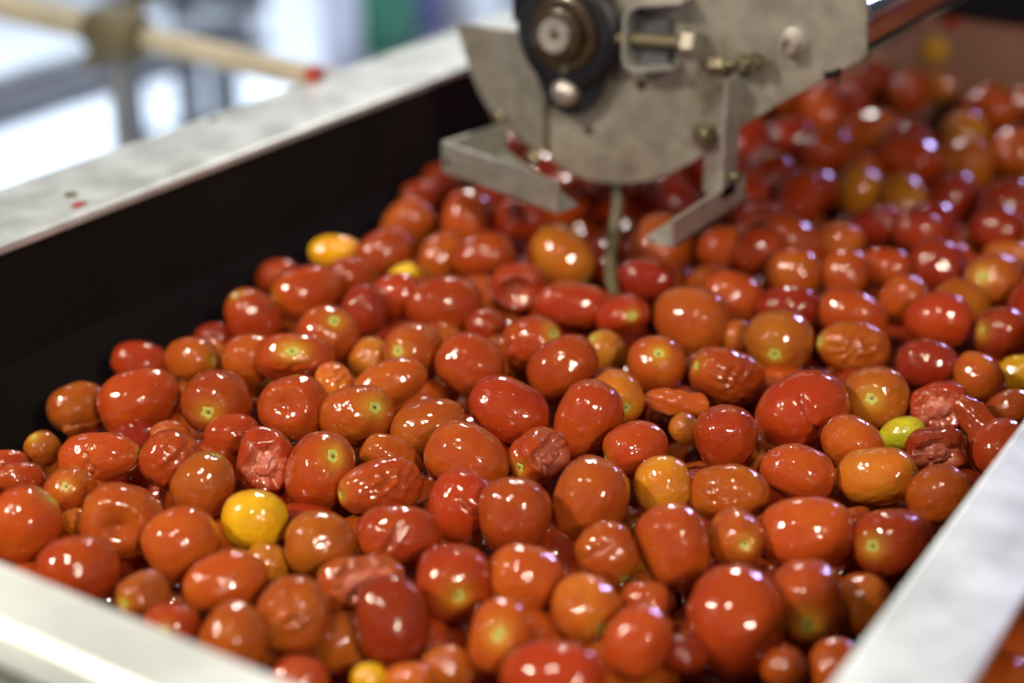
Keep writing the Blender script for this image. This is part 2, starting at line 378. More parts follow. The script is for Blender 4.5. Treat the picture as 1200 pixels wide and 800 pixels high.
hexbolt('bolt', at_x(857, 206, XA + .001), (1, -.5, .2), .0042, .007, hb)
bm = bmesh.new(); prism(bm, [pl(868, 84, .001), pl(906, 126, .001), pl(884, 139, .001), pl(868, 150, .001)], NY * .003); cp('triangle_plate', bm, M['plate'], hb, bevel=.0004)  # flat triangle set just off the side plate, beside the upright
# bent left bracket: face, back return and lip
HT = .332
f1, f2, bk = on_h(517, 166, HT), on_h(654, 213, HT), on_h(592, 143, HT)
dz = Vector((0, 0, -.0225))
nrm = (f2 - f1).cross(Vector((0, 0, 1))).normalized()
bm = bmesh.new(); prism(bm, [f1, f2, f2 + dz, f1 + dz], -nrm * .0025)
lb = cp('hanging_bracket', bm, M['bright'], bevel=.0005)
side = (bk - f1); sn = side.cross(Vector((0, 0, 1))).normalized()
bm = bmesh.new(); prism(bm, [f1, bk, bk + dz, f1 + dz], sn * .0025); cp('return_side', bm, M['bright'], lb, bevel=.0005)
bm = bmesh.new(); fl_ = side.normalized() * .020; prism(bm, [f1 + dz, f2 + dz, f2 + dz + fl_, f1 + dz + side], Vector((0, 0, .0022))); cp('bottom_lip', bm, M['bright'], lb, bevel=.0004)
hexbolt('bolt', f1 + (f2 - f1) * .06 + dz * .55, nrm if nrm.y < 0 else -nrm, .0028, .0022, lb)
bm = bmesh.new(); lathe(bm, [(.006, 0), (.006, .004), (.004, .006)], lp(625, 176) + Vector((.004, -.006, -.004)), NY, 14); cp('bolt', bm, M['bolt'], lb, smooth=True)
bm = bmesh.new(); lathe(bm, [(.005, 0), (.005, .003), (.003, .005)], lp(588, 135) + Vector((0, -.004, 0)), NY, 14); cp('bolt', bm, M['bolt'], lb, smooth=True)
# loose strap hanging behind the plate into the heap, black thread under the plate
bm = bmesh.new()
sp = [on_y(722, 205, .985), on_y(724, 240, .965), on_y(719, 275, .935), on_y(715, 305, .900), on_y(716, 330, .872), on_y(721, 346, .862)]
tube(bm, sp, [.0035, .004, .0045, .0045, .0045, .003], 8); cp('loose_strap', bm, M['fitting'], smooth=True)
bm = bmesh.new(); tube(bm, [pl(966, 86, .002), pl(976, 85, .003), pl(981, 90, .003), pl(982, 98, .003)], .0013, 6); tube(bm, [pl(968, 90, .002), pl(985, 83, .003)], .0022, 6); cp('loose_thread', bm, M['rubber'], smooth=True)

# ------------------------------------------------------------------ tomatoes: meshes
def smooth01(x): 
    x = min(1, max(0, x)); return x * x * (3 - 2 * x)
def tomato_mesh(name, seed, kind='p', nu=36, nv=24):
    rg = random.Random(seed * 7919 + 13)
    ex = rg.uniform(2.0, 2.5); egg = rg.uniform(-.10, .16); so = Vector((rg.uniform(-50, 50), rg.uniform(-50, 50), rg.uniform(-50, 50)))
    if kind != 'p': nu, nv = 72, 48
    ph = [rg.uniform(0, 6.28) for _ in range(8)]
    cdir = Vector((1, rg.uniform(-.35, .35), rg.uniform(-.3, .35))).normalized()
    cu = cdir.cross(Vector((0, 0, 1))).normalized(); cv = cdir.cross(cu)
    slant = rg.uniform(-1, 1)
    V, FL, ST = [], [], []
    def pos(th, ph_):
        d = Vector((math.sin(th) * math.cos(ph_), math.sin(th) * math.sin(ph_), math.cos(th)))
        s = (abs(d.x) ** ex + abs(d.y) ** ex + abs(d.z) ** ex) ** (-1 / ex)
        r = .94 * s + .06
        r *= 1 + .045 * noise.noise(d * 1.3 + so) + .018 * noise.noise(d * 3.1 + so)
        r -= .075 * math.exp(-(th / .20) ** 2)                       # dimple round the stem scar
        r -= .02 * math.exp(-((math.pi - th) / .12) ** 2)
        fl = 0.0
        a = math.acos(max(-1, min(1, d.dot(cdir)))); pu, pv = d.dot(cu), d.dot(cv)
        if kind == 'w':                                              # loose, wrinkled skin
            m = smooth01((1.15 - a) / .8)
            w = pv + slant * .5 * pu + .35 * noise.noise(d * 2.2 + so)
            rd = (1 - abs(math.sin(w * 8.0))) ** 1.6
            r += m * (-.13 + .13 * rd + .06 * noise.noise(d * 6 + so)); 
        elif kind == 'd':                                            # pressed in
            r -= .26 * math.exp(-(a / .42) ** 2); r += .03 * math.exp(-((a - .62) / .16) ** 2)
        elif kind == 'q':                                            # two small pits
            for ox, oy in ((-.30, .05), (.12, .10)):
                e_ = math.hypot(pu - ox, pv - oy); r -= .10 * math.exp(-(e_ / .09) ** 2) if a < 1.3 else 0; r += .025 * math.exp(-((e_ - .15) / .05) ** 2) if a < 1.3 else 0
        elif kind == 'c':                                            # cracked skin
            t = pu * math.cos(slant) + pv * math.sin(slant); o = -pu * math.sin(slant) + pv * math.cos(slant)
            o += .13 * noise.noise(Vector((t * 4, 3.7, so.x))) + .05 * noise.noise(Vector((t * 13, 1.7, so.y)))
            wdt = .055 * max(0, 1 - (t / .62) ** 2)
            if a < 1.3 and wdt > .002:
                g = math.exp(-(o / wdt) ** 2); r -= .24 * g; fl = .25 * g
                r += .035 * smooth01((o - .01) / .05) * math.exp(-((o - .05) / .16) ** 2) * (wdt / .055)
        elif kind in 't':                                            # torn open, pulp inside
            an = math.atan2(pv, pu); rho = .80 + .24 * noise.noise(Vector((math.cos(an) * 1.6, math.sin(an) * 1.6, so.x))) + .10 * noise.noise(Vector((math.cos(an) * 5, math.sin(an) * 5, so.y)))
            k = smooth01((rho - a) / .10)
            r += .05 * math.exp(-((a - rho - .05) / .08) ** 2)
            wr = smooth01((1.6 - a) / 1.2); r += wr * (-.10 + .06 * (1 - abs(math.sin(pv * 8 + 3 * noise.noise(d * 2 + so)))))
            r -= k * (.42 + .10 * noise.noise(d * 5 + so)); fl = k
            r *= 1 + .10 * noise.noise(d * 1.7 + so * 1.3)
        elif kind == 'h':                                            # emptied into a cup
            k = smooth01((.75 - a) / .22); r -= k * .62; fl = k * .45; r += .04 * math.exp(-((a - .80) / .12) ** 2)
        x, y, z = d * r
        tp = 1 - egg * z
        return Vector((x * tp, y * tp, z)), fl, math.exp(-(th / .36) ** 2)
    V.append(pos(0, 0))
    for i in range(1, nv):
        for j in range(nu): V.append(pos(math.pi * i / nv, 2 * math.pi * j / nu))
    V.append(pos(math.pi, 0))
    F = []
    for j in range(nu): F.append((0, 1 + j, 1 + (j + 1) % nu))
    for i in range(nv - 2):
        for j in range(nu):
            a = 1 + i * nu + j; b_ = 1 + i * nu + (j + 1) % nu
            F.append((a, a + nu, b_ + nu, b_))
    e = len(V) - 1; s0 = 1 + (nv - 2) * nu
    for j in range(nu): F.append((e, s0 + (j + 1) % nu, s0 + j))
    me = bpy.data.meshes.new(name); me.from_pydata([v[0] for v in V], [], F); me.update()
    for nm, ix in (('flesh', 1), ('stem', 2)):
        at = me.attributes.new(nm, 'FLOAT', 'POINT'); at.data.foreach_set('value', [v[ix] for v in V])
    me.materials.append(M['tomato']); me.shade_smooth(); me['pole'] = V[0][0].z + .012
    return me
PLAIN = [tomato_mesh('plum_tomato', s) for s in range(9)]
def scar_mesh():
    bm = bmesh.new(); n = 15; rings = []
    for r, z in ((.17, .0), (.15, .018), (.10, .014), (.065, .004), (.035, -.006)):
        rings.append([bm.verts.new((r * (1 + .22 * math.cos(5 * 2 * math.pi * k / n)) * math.cos(2 * math.pi * k / n), r * (1 + .22 * math.cos(5 * 2 * math.pi * k / n)) * math.sin(2 * math.pi * k / n), z)) for k in range(n)])
    for a, c in zip(rings, rings[1:]):
        for k in range(n): bm.faces.new((a[k], a[(k + 1) % n], c[(k + 1) % n], c[k]))
    f = bm.faces.new(rings[-1]); 
    me = bpy.data.meshes.new('stem_scar'); bm.to_mesh(me); bm.free(); me.shade_smooth()
    me.materials.append(M['scar']); me.materials.append(M['scar_core'])
    for p in me.polygons:
        if p.center.xy.length < .05: p.material_index = 1
    return me
SCAR = scar_mesh()
def pulp_mesh(seed):
    bm = bmesh.new(); bmesh.ops.create_icosphere(bm, subdivisions=4, radius=1); so = Vector((seed * 3.1, seed * 1.7, 5))
    for v in bm.verts:
        d = v.co.normalized(); v.co = Vector((d.x * .36, d.y * .50, d.z * .56)) * (1 + .22 * noise.noise(d * 3 + so) + .13 * noise.noise(d * 8 + so)) + Vector((.30, 0, .0))
    me = bpy.data.meshes.new('pulp'); bm.to_mesh(me); bm.free(); me.shade_smooth(); me.materials.append(M['pulp']); return me
def flap_mesh(seed):                                                # a rag of peeled skin, curled, with thickness
    so = Vector((seed * 2.3, seed * .7, 9)); nx, ny = 22, 14; V, F = [], []
    for side in (0, 1):
        for i in range(nx):
            for j in range(ny):
                s = i / (nx - 1) * 2 - 1; t = j / (ny - 1) * 2 - 1
                w = (.62 + .25 * noise.noise(Vector((s * 2, 1, seed)))) * math.sqrt(max(.02, 1 - (abs(s) ** 2.6) * .9))
                y = t * w + .15 * noise.noise(Vector((s * 3, 5, seed))); 
                x = .35 * (1 - t * t) + .20 * noise.noise(Vector((s * 2.2, t * 2.2, seed * 1.9))) + .06 * noise.noise(Vector((s * 7, t * 7, seed)))
                V.append((x - .12 * side, y, s))
    o = nx * ny
    for i in range(nx - 1):
        for j in range(ny - 1):
            a = i * ny + j; F.append((a, a + 1, a + ny + 1, a + ny)); F.append((o + a, o + a + ny, o + a + ny + 1, o + a + 1))
    def edge(l):
        for a, c in zip(l, l[1:]): F.append((a, c, c + o, a + o))
    edge([i * ny for i in range(nx)]); edge([i * ny + ny - 1 for i in range(nx)][::-1]); edge([j for j in range(ny)][::-1]); edge([(nx - 1) * ny + j for j in range(ny)])
    me = bpy.data.meshes.new('tomato_skin'); me.from_pydata(V, [], F); me.update(); me.shade_smooth()
    for nm in ('flesh', 'stem'):
        at = me.attributes.new(nm, 'FLOAT', 'POINT'); at.data.foreach_set('value', [.0 if k < o else (.8 if nm == 'flesh' else 0.) for k in range(len(V))])
    me.materials.append(M['tomato']); return me

COLS = {'r': (.335, .037, .0075), 'd': (.245, .021, .007), 'o': (.375, .058, .009), 'n': (.35, .066, .009), 'y': (.74, .36, .010), 'a': (.46, .120, .012), 'g': (.46, .34, .02)}
CNAME = {'r': 'red', 'd': 'deep red', 'o': 'orange-red', 'n': 'brownish orange', 'y': 'yellow', 'a': 'amber orange', 'g': 'greenish yellow'}

# u v a b angle kind colour stem_u stem_v | label     (pixels of the 1200 x 800 photograph; 0 0 = no scar in view)
ROWS = '''
164 470 50 40 22 p r 0 0
166 426 37 26 -15 p r 0 0
224 421 33 27 0 p o 247 423
250 395 22 18 0 p d 0 0
91 477 35 30 20 p n 0 0 | brownish orange tomato with peeled skin on its side, by the dark wall
255 471 42 39 0 p r 245 483 | round red tomato with a dark open stem hole, beside a large smooth red tomato
51 526 22 20 60 p n 40 513 | very small dark orange tomato by the dark sloping wall
8 543 26 17 0 p r 0 0
117 535 48 29 -5 c o 156 531 | long orange-red tomato with a jagged crack and a yellow stem end
203 540 39 36 -35 w o 0 0 | orange-red tomato with fine creased skin behind a yellow-topped tomato
200 509 24 17 0 p o 0 0
272 511 34 27 0 p r 0 0
239 567 40 37 10 p o 253 534
82 575 31 29 0 w o 78 570 | small shrivelled tomato with a yellow scar and puckered skin near the front rim
22 560 31 20 0 p o 0 0
27 616 46 44 45 p o 55 584
145 611 50 44 -10 d o 0 0 | large orange-red tomato with a round dent, near the front rim
93 612 18 22 90 p a 0 0
213 636 46 44 30 p o 0 0
92 668 50 41 5 p r 0 0
264 683 51 37 12 p o 0 0
168 697 34 27 20 w n 148 706 | brownish orange tomato with puckered skin peeping over the front rim
200 735 34 29 0 w r 193 739 | red tomato with a sunken yellow scar peeping over the front rim
274 748 44 41 80 p o 0 0
299 609 39 35 0 p y 0 0 | whole bright yellow tomato among red ones, near the front rim
314 660 24 28 60 p a 0 0
375 637 42 39 0 p n 0 0
344 720 47 44 90 w o 0 0 | brownish orange tomato with deep shiny wrinkles across its top
350 797 36 29 0 p o 0 0
398 753 39 37 0 p n 0 0
423 681 52 32 12 t o 0 0 | collapsed tomato with torn hanging skin beside a long deep red tomato
459 727 55 43 100 p d 0 0 | long deep red tomato standing on end beside a collapsed torn one
467 628 50 37 -5 c r 0 0 | red tomato with a short upright split down its middle
531 681 45 44 0 p r 536 697
615 678 46 41 -10 p o 0 0
586 746 45 36 75 p o 584 743
648 796 64 46 -8 p r 0 0
525 783 33 28 0 p n 0 0
433 796 20 22 90 p y 0 0 | yellow end of a tomato low under a long deep red one
478 797 30 22 0 p a 0 0
686 712 46 40 70 d a 702 735 | amber orange tomato with a hollowed side and bright yellow end
712 648 37 36 45 c n 733 678 | brownish tomato with a ragged hole in its skin and a small green scar
747 752 45 38 60 p o 0 0
757 706 31 26 0 p o 0 0
790 640 53 42 105 p o 0 0
798 766 24 33 90 p d 0 0
862 726 66 57 90 p r 0 0 | biggest smooth red tomato standing on end near the partition rim
945 704 50 45 90 p o 947 730
1011 709 37 34 90 p n 0 0
980 783 36 33 90 p o 0 0
918 783 27 26 0 p n 0 0
945 626 56 44 0 p o 0 0
1047 637 46 42 0 p r 1024 640
1005 606 18 13 0 p o 0 0
864 632 34 33 60 w n 873 637 | crumpled tomato remnant with a dark green stem, beside a large smooth orange-red one
852 578 51 34 -3 q o 0 0 | orange-red tomato with two small round pits on its side
777 571 37 34 90 p a 0 0
851 514 39 37 95 p r 0 0
941 481 56 46 25 c r 0 0 | large red tomato with speckled pits and split skin on its side
935 554 45 34 -18 p o 0 0
998 519 37 31 -35 p o 0 0
1028 558 48 35 -3 p a 1069 556
1027 466 38 37 0 p n 1022 467 | brownish tomato facing up with a dark stem hole ringed in yellow
1058 509 28 21 10 p g 0 0 | greenish yellow tomato half buried beside a torn pulpy one
1000 407 46 32 -12 w n 968 401 | brownish orange tomato with deep upright wrinkles and a green scar at one end
1087 426 36 29 -5 p d 0 0
1146 441 32 27 -50 p o 0 0
1194 439 25 24 0 p y 0 0 | whole yellow tomato at the partition rim side of the heap
1184 480 30 24 10 p o 0 0
1100 477 36 31 0 t r 0 0 | burst tomato with grainy pink-red pulp exposed
1150 500 44 20 -55 f r 0 0 | long rag of loose red tomato skin beside burst pulp
1098 528 36 28 0 t d 0 0 | squashed tomato with dark pulp under a rag of loose skin
1172 526 38 34 60 p r 0 0
1101 581 40 36 20 p o 0 0
745 526 39 33 5 p r 713 538
688 492 48 38 60 p r 0 0
597 482 51 38 -32 p r 0 0 | long red tomato flecked with tiny orange specks, in mid heap
631 534 40 32 35 t r 610 547 | burst tomato laid open with pale pulp and a green stem end
548 539 51 41 -28 p o 0 0
541 594 44 40 60 c r 0 0 | red tomato with a pitted scar across its top
603 604 46 43 85 p r 0 0
690 590 57 44 66 p n 0 0
725 464 33 28 -50 p a 733 477
661 431 44 37 38 p r 0 0
625 403 38 35 0 w o 648 391 | orange-red tomato with gathered wrinkles and a yellow-green scar
551 428 42 38 -30 p o 0 0
711 413 29 24 -20 p a 697 397
731 370 33 25 12 w r 740 370 | small puckered red tomato with a yellow scar below the loose strap
769 427 35 33 0 p o 772 415
672 358 46 26 -5 p r 0 0
607 336 34 29 0 h r 0 0 | hollow red tomato skin open like a cup
660 300 42 33 -20 p a 686 325 | large amber orange tomato beside the loose strap
520 357 47 34 3 p r 0 0
810 375 46 41 -22 p o 0 0
853 440 48 31 -15 w o 823 430 | orange-red tomato with its skin torn off at one end, green scar at the other
793 471 38 16 -8 f o 0 0 | rag of peeled orange-red skin below an upright scarred tomato
803 503 17 20 90 p a 815 491
864 395 19 21 0 p n 0 0
914 399 40 37 -10 c n 908 414 | brownish orange tomato with a side split and a green scar
922 360 38 26 0 p d 0 0
930 321 34 31 0 p o 0 0
990 323 31 28 90 p o 0 0
1000 369 42 29 -18 p r 0 0
1057 351 32 27 60 p o 0 0
1100 374 40 33 -5 p r 0 0
1177 391 33 31 0 p d 1153 388
1166 330 35 34 0 p n 1153 324
1098 312 34 33 0 p d 0 0
1036 314 33 25 -8 p r 0 0
1134 280 24 18 10 p o 0 0
1168 268 32 28 -30 p d 0 0
1025 264 32 23 10 p d 0 0
1076 271 34 24 -10 p d 0 0
985 284 29 25 0 p o 0 0
857 347 37 30 -20 p o 0 0
757 328 37 25 -5 p d 0 0
848 290 25 30 90 p o 0 0
890 295 31 29 0 p r 0 0
888 259 33 26 0 h d 0 0 | hollow dark red tomato skin beside the hanging bracket arm
492 229 24 18 0 p r 0 0
476 262 34 27 40 p o 0 0
450 296 36 28 30 p r 0 0
392 294 31 19 5 p y 0 0 | yellow tomato by the dark sloping wall
547 258 36 30 80 p o 0 0
519 300 33 27 70 p o 500 318
473 322 18 13 20 p y 0 0 | small yellow tomato wedged among red ones near the dark wall
566 301 38 29 10 p r 0 0
610 257 35 26 0 p r 0 0
360 343 44 33 -5 p r 325 352
295 371 36 32 -20 p r 279 346
326 326 27 23 0 p r 0 0
383 394 38 34 0 p o 392 377
292 420 32 29 0 p o 0 0
346 422 46 29 -5 w r 343 412 | squashed red tomato with a big pale yellow-green stem patch
433 420 26 23 70 p a 0 0
484 411 35 34 0 p n 467 411
456 449 46 27 20 p o 0 0
391 447 26 22 30 w a 399 460 | small amber tomato with a ringed crease and a green scar
344 478 42 38 0 d r 0 0 | red tomato with a deep dented cheek
418 487 45 36 8 c o 438 478 | orange-red tomato with a split at one end and a green scar
503 503 47 37 22 p n 0 0
312 541 40 34 95 t r 0 0 | torn tomato with folded red skin above a yellow tomato
375 552 47 39 75 p r 390 535
445 571 53 33 0 w o 408 578 | broken orange-red tomato with a ragged edge and a bright green scar
460 537 40 25 -25 p o 0 0
570 383 22 26 80 p d 0 0
427 363 32 28 80 p d 0 0
465 347 31 28 0 p r 0 0
412 323 29 23 0 p r 0 0
1105 101 25 22 0 p a 0 0 | bright orange tomato on top of the heap by the back panel
1182 300 30 18 0 p n 0 0
'''

class Tom: pass
TOMS = []
HC = .404
def centre_h(x, y):                                 # the heap sinks towards the near left wall
    k = min(1, max(0, (y - .60) / .35))
    return HC + max(0, -.59 - x) * .24 * (1 - k)
for line in ROWS.strip().splitlines():
    main, _, lab = line.partition('|'); w = main.split(); t = Tom()
    t.u, t.v, t.a, t.b, t.ang = (float(x) for x in w[:5]); t.kind, t.col = w[5], w[6]; t.su, t.sv = float(w[7]), float(w[8]); t.label = lab.strip()
    t.d = ray(t.u, t.v); h = HC
    for _ in range(30): q_ = t.d * (h / -t.d.z); h = .5 * h + .5 * centre_h(q_.x, q_.y)
    rm = (t.a + t.b) / 2 * (h / -t.d.z) / FPX        # keep clear of the left wall
    if (t.d * (h / -t.d.z)).x < XL + rm + .004: h *= (XL + rm + .004) / (t.d * (h / -t.d.z)).x
    small = (t.a + t.b) / 2 < .66 * 46 * (t.v + 437) / 907
    t.t0 = t.t = h / -t.d.z + (.022 if small and t.kind == 'p' else 0)                          # depth along the optical axis (ray() has unit depth)
    TOMS.append(t)
n = len(TOMS)
U = np.array([[t.u, t.v] for t in TOMS]); RAD = np.array([(t.a + t.b) / 2 * .93 for t in TOMS]); D = np.array([tuple(t.d) for t in TOMS])
T0 = np.array([t.t0 for t in TOMS]); TT = T0.copy()
for it in range(260):                               # ease neighbours apart along their lines of sight
    P = D * TT[:, None]; rr = RAD * TT / FPX
    dl = np.zeros(n)
    df = P[:, None, :] - P[None, :, :]; ds = np.linalg.norm(df, axis=2); need = rr[:, None] + rr[None, :]
    I, J = np.where((ds < need) & (np.arange(n)[:, None] < np.arange(n)[None, :]))
    for i, j in zip(I, J):
        ov = need[i, j] - ds[i, j]; i_front = (TT[i] - T0[i] * 0) < TT[j]
        s = .22 * ov
        if i_front: dl[i] -= s; dl[j] += s
        else: dl[i] += s; dl[j] -= s
    TT += np.clip(dl, -.004, .004); TT += (T0 - TT) * .02
    TT = np.clip(TT, T0 - .035, T0 + .06)
for t, x in zip(TOMS, TT):
    t.t = float(x); t.p = CAM + t.d * t.t; t.ra, t.rb = t.a * t.t / FPX, t.b * t.t / FPX

def near(p):
    if p.y > 1.16: return 'towards the back panel'
    if p.x > -.27 and p.y > .5: return 'along the partition rim'
    if p.y < .53: return 'along the front rim'
    if p.x < -.575: return 'beside the dark sloping wall'
    if p.y > .86: return 'around the hanging brackets'
    return 'in the middle of the heap'
def plain_head(col, stem, scl):
    m_ = (scl[0] * scl[1] * scl[2]) ** (1 / 3); e_ = scl[2] / scl[0]
    w_ = (['large'] if m_ > .0205 else ['small'] if m_ < .0165 else []) + (['long'] if e_ > 1.27 else ['round'] if e_ < 1.1 else [])
    return ' '.join(w_ + ['smooth', CNAME[col], 'tomato'] + (['with pale stem scar'] if stem else []))
ALIAS = {'brownish orange tomato with peeled': 'tomato with peeled skin', 'round red tomato with a dark': 'tomato with dark stem hole', 'long orange-red tomato with a jagged': 'long cracked tomato',
 'orange-red tomato with fine creased': 'finely creased tomato', 'small shrivelled': 'small shrivelled tomato', 'large orange-red tomato with a round dent': 'large dented tomato',
 'brownish orange tomato with puckered': 'puckered rim-side tomato', 'red tomato with a sunken': 'sunken-scarred tomato', 'whole bright yellow': 'bright yellow tomato',
 'brownish orange tomato with deep shiny': 'tomato with wrinkled top', 'collapsed': 'collapsed torn tomato', 'long deep red tomato standing': 'long upright deep-red tomato',
 'red tomato with a short upright': 'tomato with upright split', 'amber orange tomato with a hollowed': 'hollow-sided amber tomato', 'brownish tomato with a ragged': 'tomato with ragged hole',
 'biggest smooth': 'biggest red tomato', 'crumpled': 'crumpled tomato remnant', 'orange-red tomato with two small': 'two-pitted tomato', 'large red tomato with speckled': 'large split red tomato',
 'brownish tomato facing up': 'tomato with yellow-ringed hole', 'greenish yellow': 'greenish yellow tomato', 'brownish orange tomato with deep upright': 'tomato with upright wrinkles',
 'whole yellow tomato at the partition': 'rim-side yellow tomato', 'burst tomato with grainy': 'burst pulpy tomato', 'long rag of loose': 'long red skin rag', 'squashed tomato with dark': 'squashed dark tomato',
 'burst tomato laid open': 'burst laid-open tomato', 'red tomato with a pitted scar': 'tomato with pitted scar', 'orange-red tomato with gathered': 'tomato with gathered wrinkles',
 'small puckered red': 'small puckered tomato', 'hollow red tomato': 'cup-like hollow tomato', 'large amber orange tomato beside': 'large amber tomato', 'orange-red tomato with its skin torn': 'skin-torn tomato',
 'rag of peeled': 'orange-red skin rag', 'brownish orange tomato with a side split': 'side-split brownish tomato', 'hollow dark red': 'hollow dark tomato', 'yellow tomato by the dark': 'wall-side yellow tomato',
 'small yellow tomato wedged': 'small wedged yellow tomato', 'squashed red tomato with a big': 'squashed pale-stemmed tomato', 'small amber tomato with a ringed': 'small ring-creased tomato', 'red tomato with a deep dented': 'deep-dented red tomato',
 'orange-red tomato with a split': 'tomato with split end', 'torn tomato with folded': 'torn folded tomato', 'broken orange-red': 'broken green-scarred tomato', 'bright orange tomato on top': 'bright orange back-panel tomato'}
LAND = []
for t in TOMS:
    for k_, a_ in ALIAS.items():
        if t.label.startswith(k_): LAND.append((t.p, a_))
PENDING = []
def settle_labels():                                # name plain tomatoes by the damaged or odd ones beside them
    best = {}
    for o, head, p in PENDING:
        near_ = sorted(((q_ - p).length, a_) for q_, a_ in LAND)
        opts = []
        if near_[0][0] < .075: opts.append(head + ' beside the ' + near_[0][1])
        if near_[1][0] < .095: opts.append(head + ' between the ' + near_[0][1] + ' and the ' + near_[1][1])
        opts.append(head + ', ' + near(p)); best[o.name] = opts
    used = {}
    for o, head, p in PENDING:
        pick = next((x for x in best[o.name] if x not in used and len(x.split()) <= 16), best[o.name][-1])
        used[pick] = 1; o['label'] = pick
RNG = random.Random(5)
EXISTING = []
special = 0
def link_tomato(me, p, rot, scl, col, stem, label, name='plum_tomato', cat='tomato', group=True):
    o = bpy.data.objects.new(name, me); COL.objects.link(o)
    o.matrix_world = Matrix.LocRotScale(p, rot, scl)
    c = COLS[col]; k = RNG.uniform(.86, 1.12); g = RNG.uniform(.8, 1.25)
    o.color = (c[0] * k, c[1] * k * g, c[2] * k, 1)
    o['tint'] = (RNG.uniform(.35, .85) if stem else RNG.uniform(0, .25)) if col not in 'yg' else .15
    tag(o, label, cat, ('tomatoes ' + near(p)) if group else None)
    if not label: PENDING.append((o, plain_head(col, stem, scl), p))
    if stem:
        s = bpy.data.objects.new('stem_scar', SCAR); COL.objects.link(s); s.parent = o; s.location.z = me['pole'] + .004; s.scale = (1.2, 1.2, 1.1)
    return o
for i, t in enumerate(TOMS):
    vw = (CAM - t.p).normalized(); rt = RIGHT - vw * RIGHT.dot(vw); rt.normalize(); up = vw.cross(rt)
    stem = t.su > 0; ca, sa = math.cos(R(t.ang)), math.sin(R(t.ang))
    major = rt * ca + up * sa; minor = vw.cross(major)
    if stem:
        rad = (t.a + t.b) / 2 * .97; sx, sy = (t.su - t.u) / rad, -(t.sv - t.v) / rad
        q = math.hypot(sx, sy)
        if q > .96: sx *= .96 / q; sy *= .96 / q; q = .96
        axis = rt * sx + up * sy + vw * math.sqrt(1 - q * q)
        zl = axis.normalized()
        if q > .62: xl = vw - zl * vw.dot(zl); xl.normalize(); yl = zl.cross(xl); scl = (t.rb, t.rb, t.ra)
        else:
            yl = major - zl * major.dot(zl); yl.normalize(); xl = yl.cross(zl); scl = (t.rb, t.ra, (t.ra + t.rb) / 2 * 1.06)
    else:
        sg = RNG.choice((-1, 1)); zl = (major * sg + vw * RNG.uniform(-.28, .02)).normalized()
        xl = vw - zl * vw.dot(zl); xl.normalize(); yl = zl.cross(xl); scl = (t.rb * RNG.uniform(.94, 1.0), t.rb, t.ra)
    rot = Matrix((xl, yl, zl)).transposed().to_quaternion()
    if t.kind == 'p': me = PLAIN[i % len(PLAIN)]
    elif t.kind == 'f': me = flap_mesh(i); scl = (t.rb * .9, t.rb * 1.5, t.ra)
    else: me = tomato_mesh('damaged_tomato', 100 + i, t.kind)
    nm = {'p': 'plum_tomato', 'f': 'tomato_skin', 't': 'burst_tomato', 'w': 'wrinkled_tomato', 'c': 'split_tomato', 'd': 'dented_tomato', 'q': 'pitted_tomato', 'h': 'hollow_tomato'}[t.kind]
    o = link_tomato(me, t.p, rot, Vector(scl), t.col, stem and t.kind != 'f', t.label, nm, 'tomato skin' if t.kind == 'f' else 'tomato', not t.label)
    if t.kind == 't':
        s = bpy.data.objects.new('pulp', pulp_mesh(i)); COL.objects.link(s); s.parent = o; s['label'] = 'wet pink pulp inside the torn skin'
    if 'peeled skin on its side' in t.label:
        fm = flap_mesh(3); s = bpy.data.objects.new('peeled_skin', fm); COL.objects.link(s); s.parent = o; s.color = o.color; s['tint'] = 0.
        s.location = (.62, .66 if rt.dot(yl) > 0 else -.66, 0); s.scale = (.35, .40, .85)
    EXISTING.append((t.p.copy(), (t.ra + t.rb) / 2, t.u, t.v, (t.a + t.b) / 2, t.t))

# more tomatoes of the same heap, thrown in between and behind the ones above
BACK = [(890, 165, 'd'), (945, 160, 'd'), (960, 222, 'd'), (1010, 215, 'd'), (1065, 205, 'd')]
cand = []
rg = random.Random(21)
for k in range(26000):
    x = rg.uniform(XL + .03, XR - .022); y = rg.uniform(YF + .03, YB - .024)
    cand.append((x, y, rg.random()))
ADDED = []
def hill(x, y):                                     # a little higher towards the back right
    return .020 * smooth01((y - 1.15) / .3) * smooth01((x + .62) / .25)
for x, y, q in cand:
    if len(ADDED) + len(TOMS) >= 288: break
    r = .0175 + .0055 * q; low = .036 if y < .95 else .016 * rg.random()
    h = centre_h(x, y) + (rg.uniform(.016, low) if y < .95 else low) - hill(x, y)
    p = Vector((x, y, CAMZ - h)); u, v, z = pixel(p)
    if u < -30 or u > 1230 or v > 830 or v < 60: continue
    if x < XL + .006 + r * 1.2 + (h - .417) * .27 + (.03 if y < 1.0 else 0): continue
    rp = r / z * FPX; ok = True
    for (P, R_, eu, ev, er, ez) in EXISTING:
        dd = (P - p).length
        if dd < (r + R_) * .86: ok = False; break
        if math.hypot(eu - u, ev - v) < er + rp * .55 and z < ez + .004: ok = False; break
    if not ok: continue
    EXISTING.append((p, r, u, v, rp, z)); ADDED.append((p, r))
for k, (p, r) in enumerate(ADDED):
    far = p.y > .95
    col = rg.choices('rdonay' if far else 'rdona', (32, 34, 18, 8, 3, 0) if far else (26, 22, 28, 16, 8))[0]
    rot = Vector((rg.gauss(0, 1), rg.gauss(0, 1), rg.gauss(0, .7))).to_track_quat('Z', 'Y')
    stem = rg.random() < .5 and (rot @ Vector((0, 0, 1))).dot((CAM - p).normalized()) > .35
    link_tomato(PLAIN[rg.randrange(len(PLAIN))], p, rot, Vector((r, r * rg.uniform(.95, 1.03), r * rg.uniform(1.08, 1.38))), col, stem, '')
settle_labels()

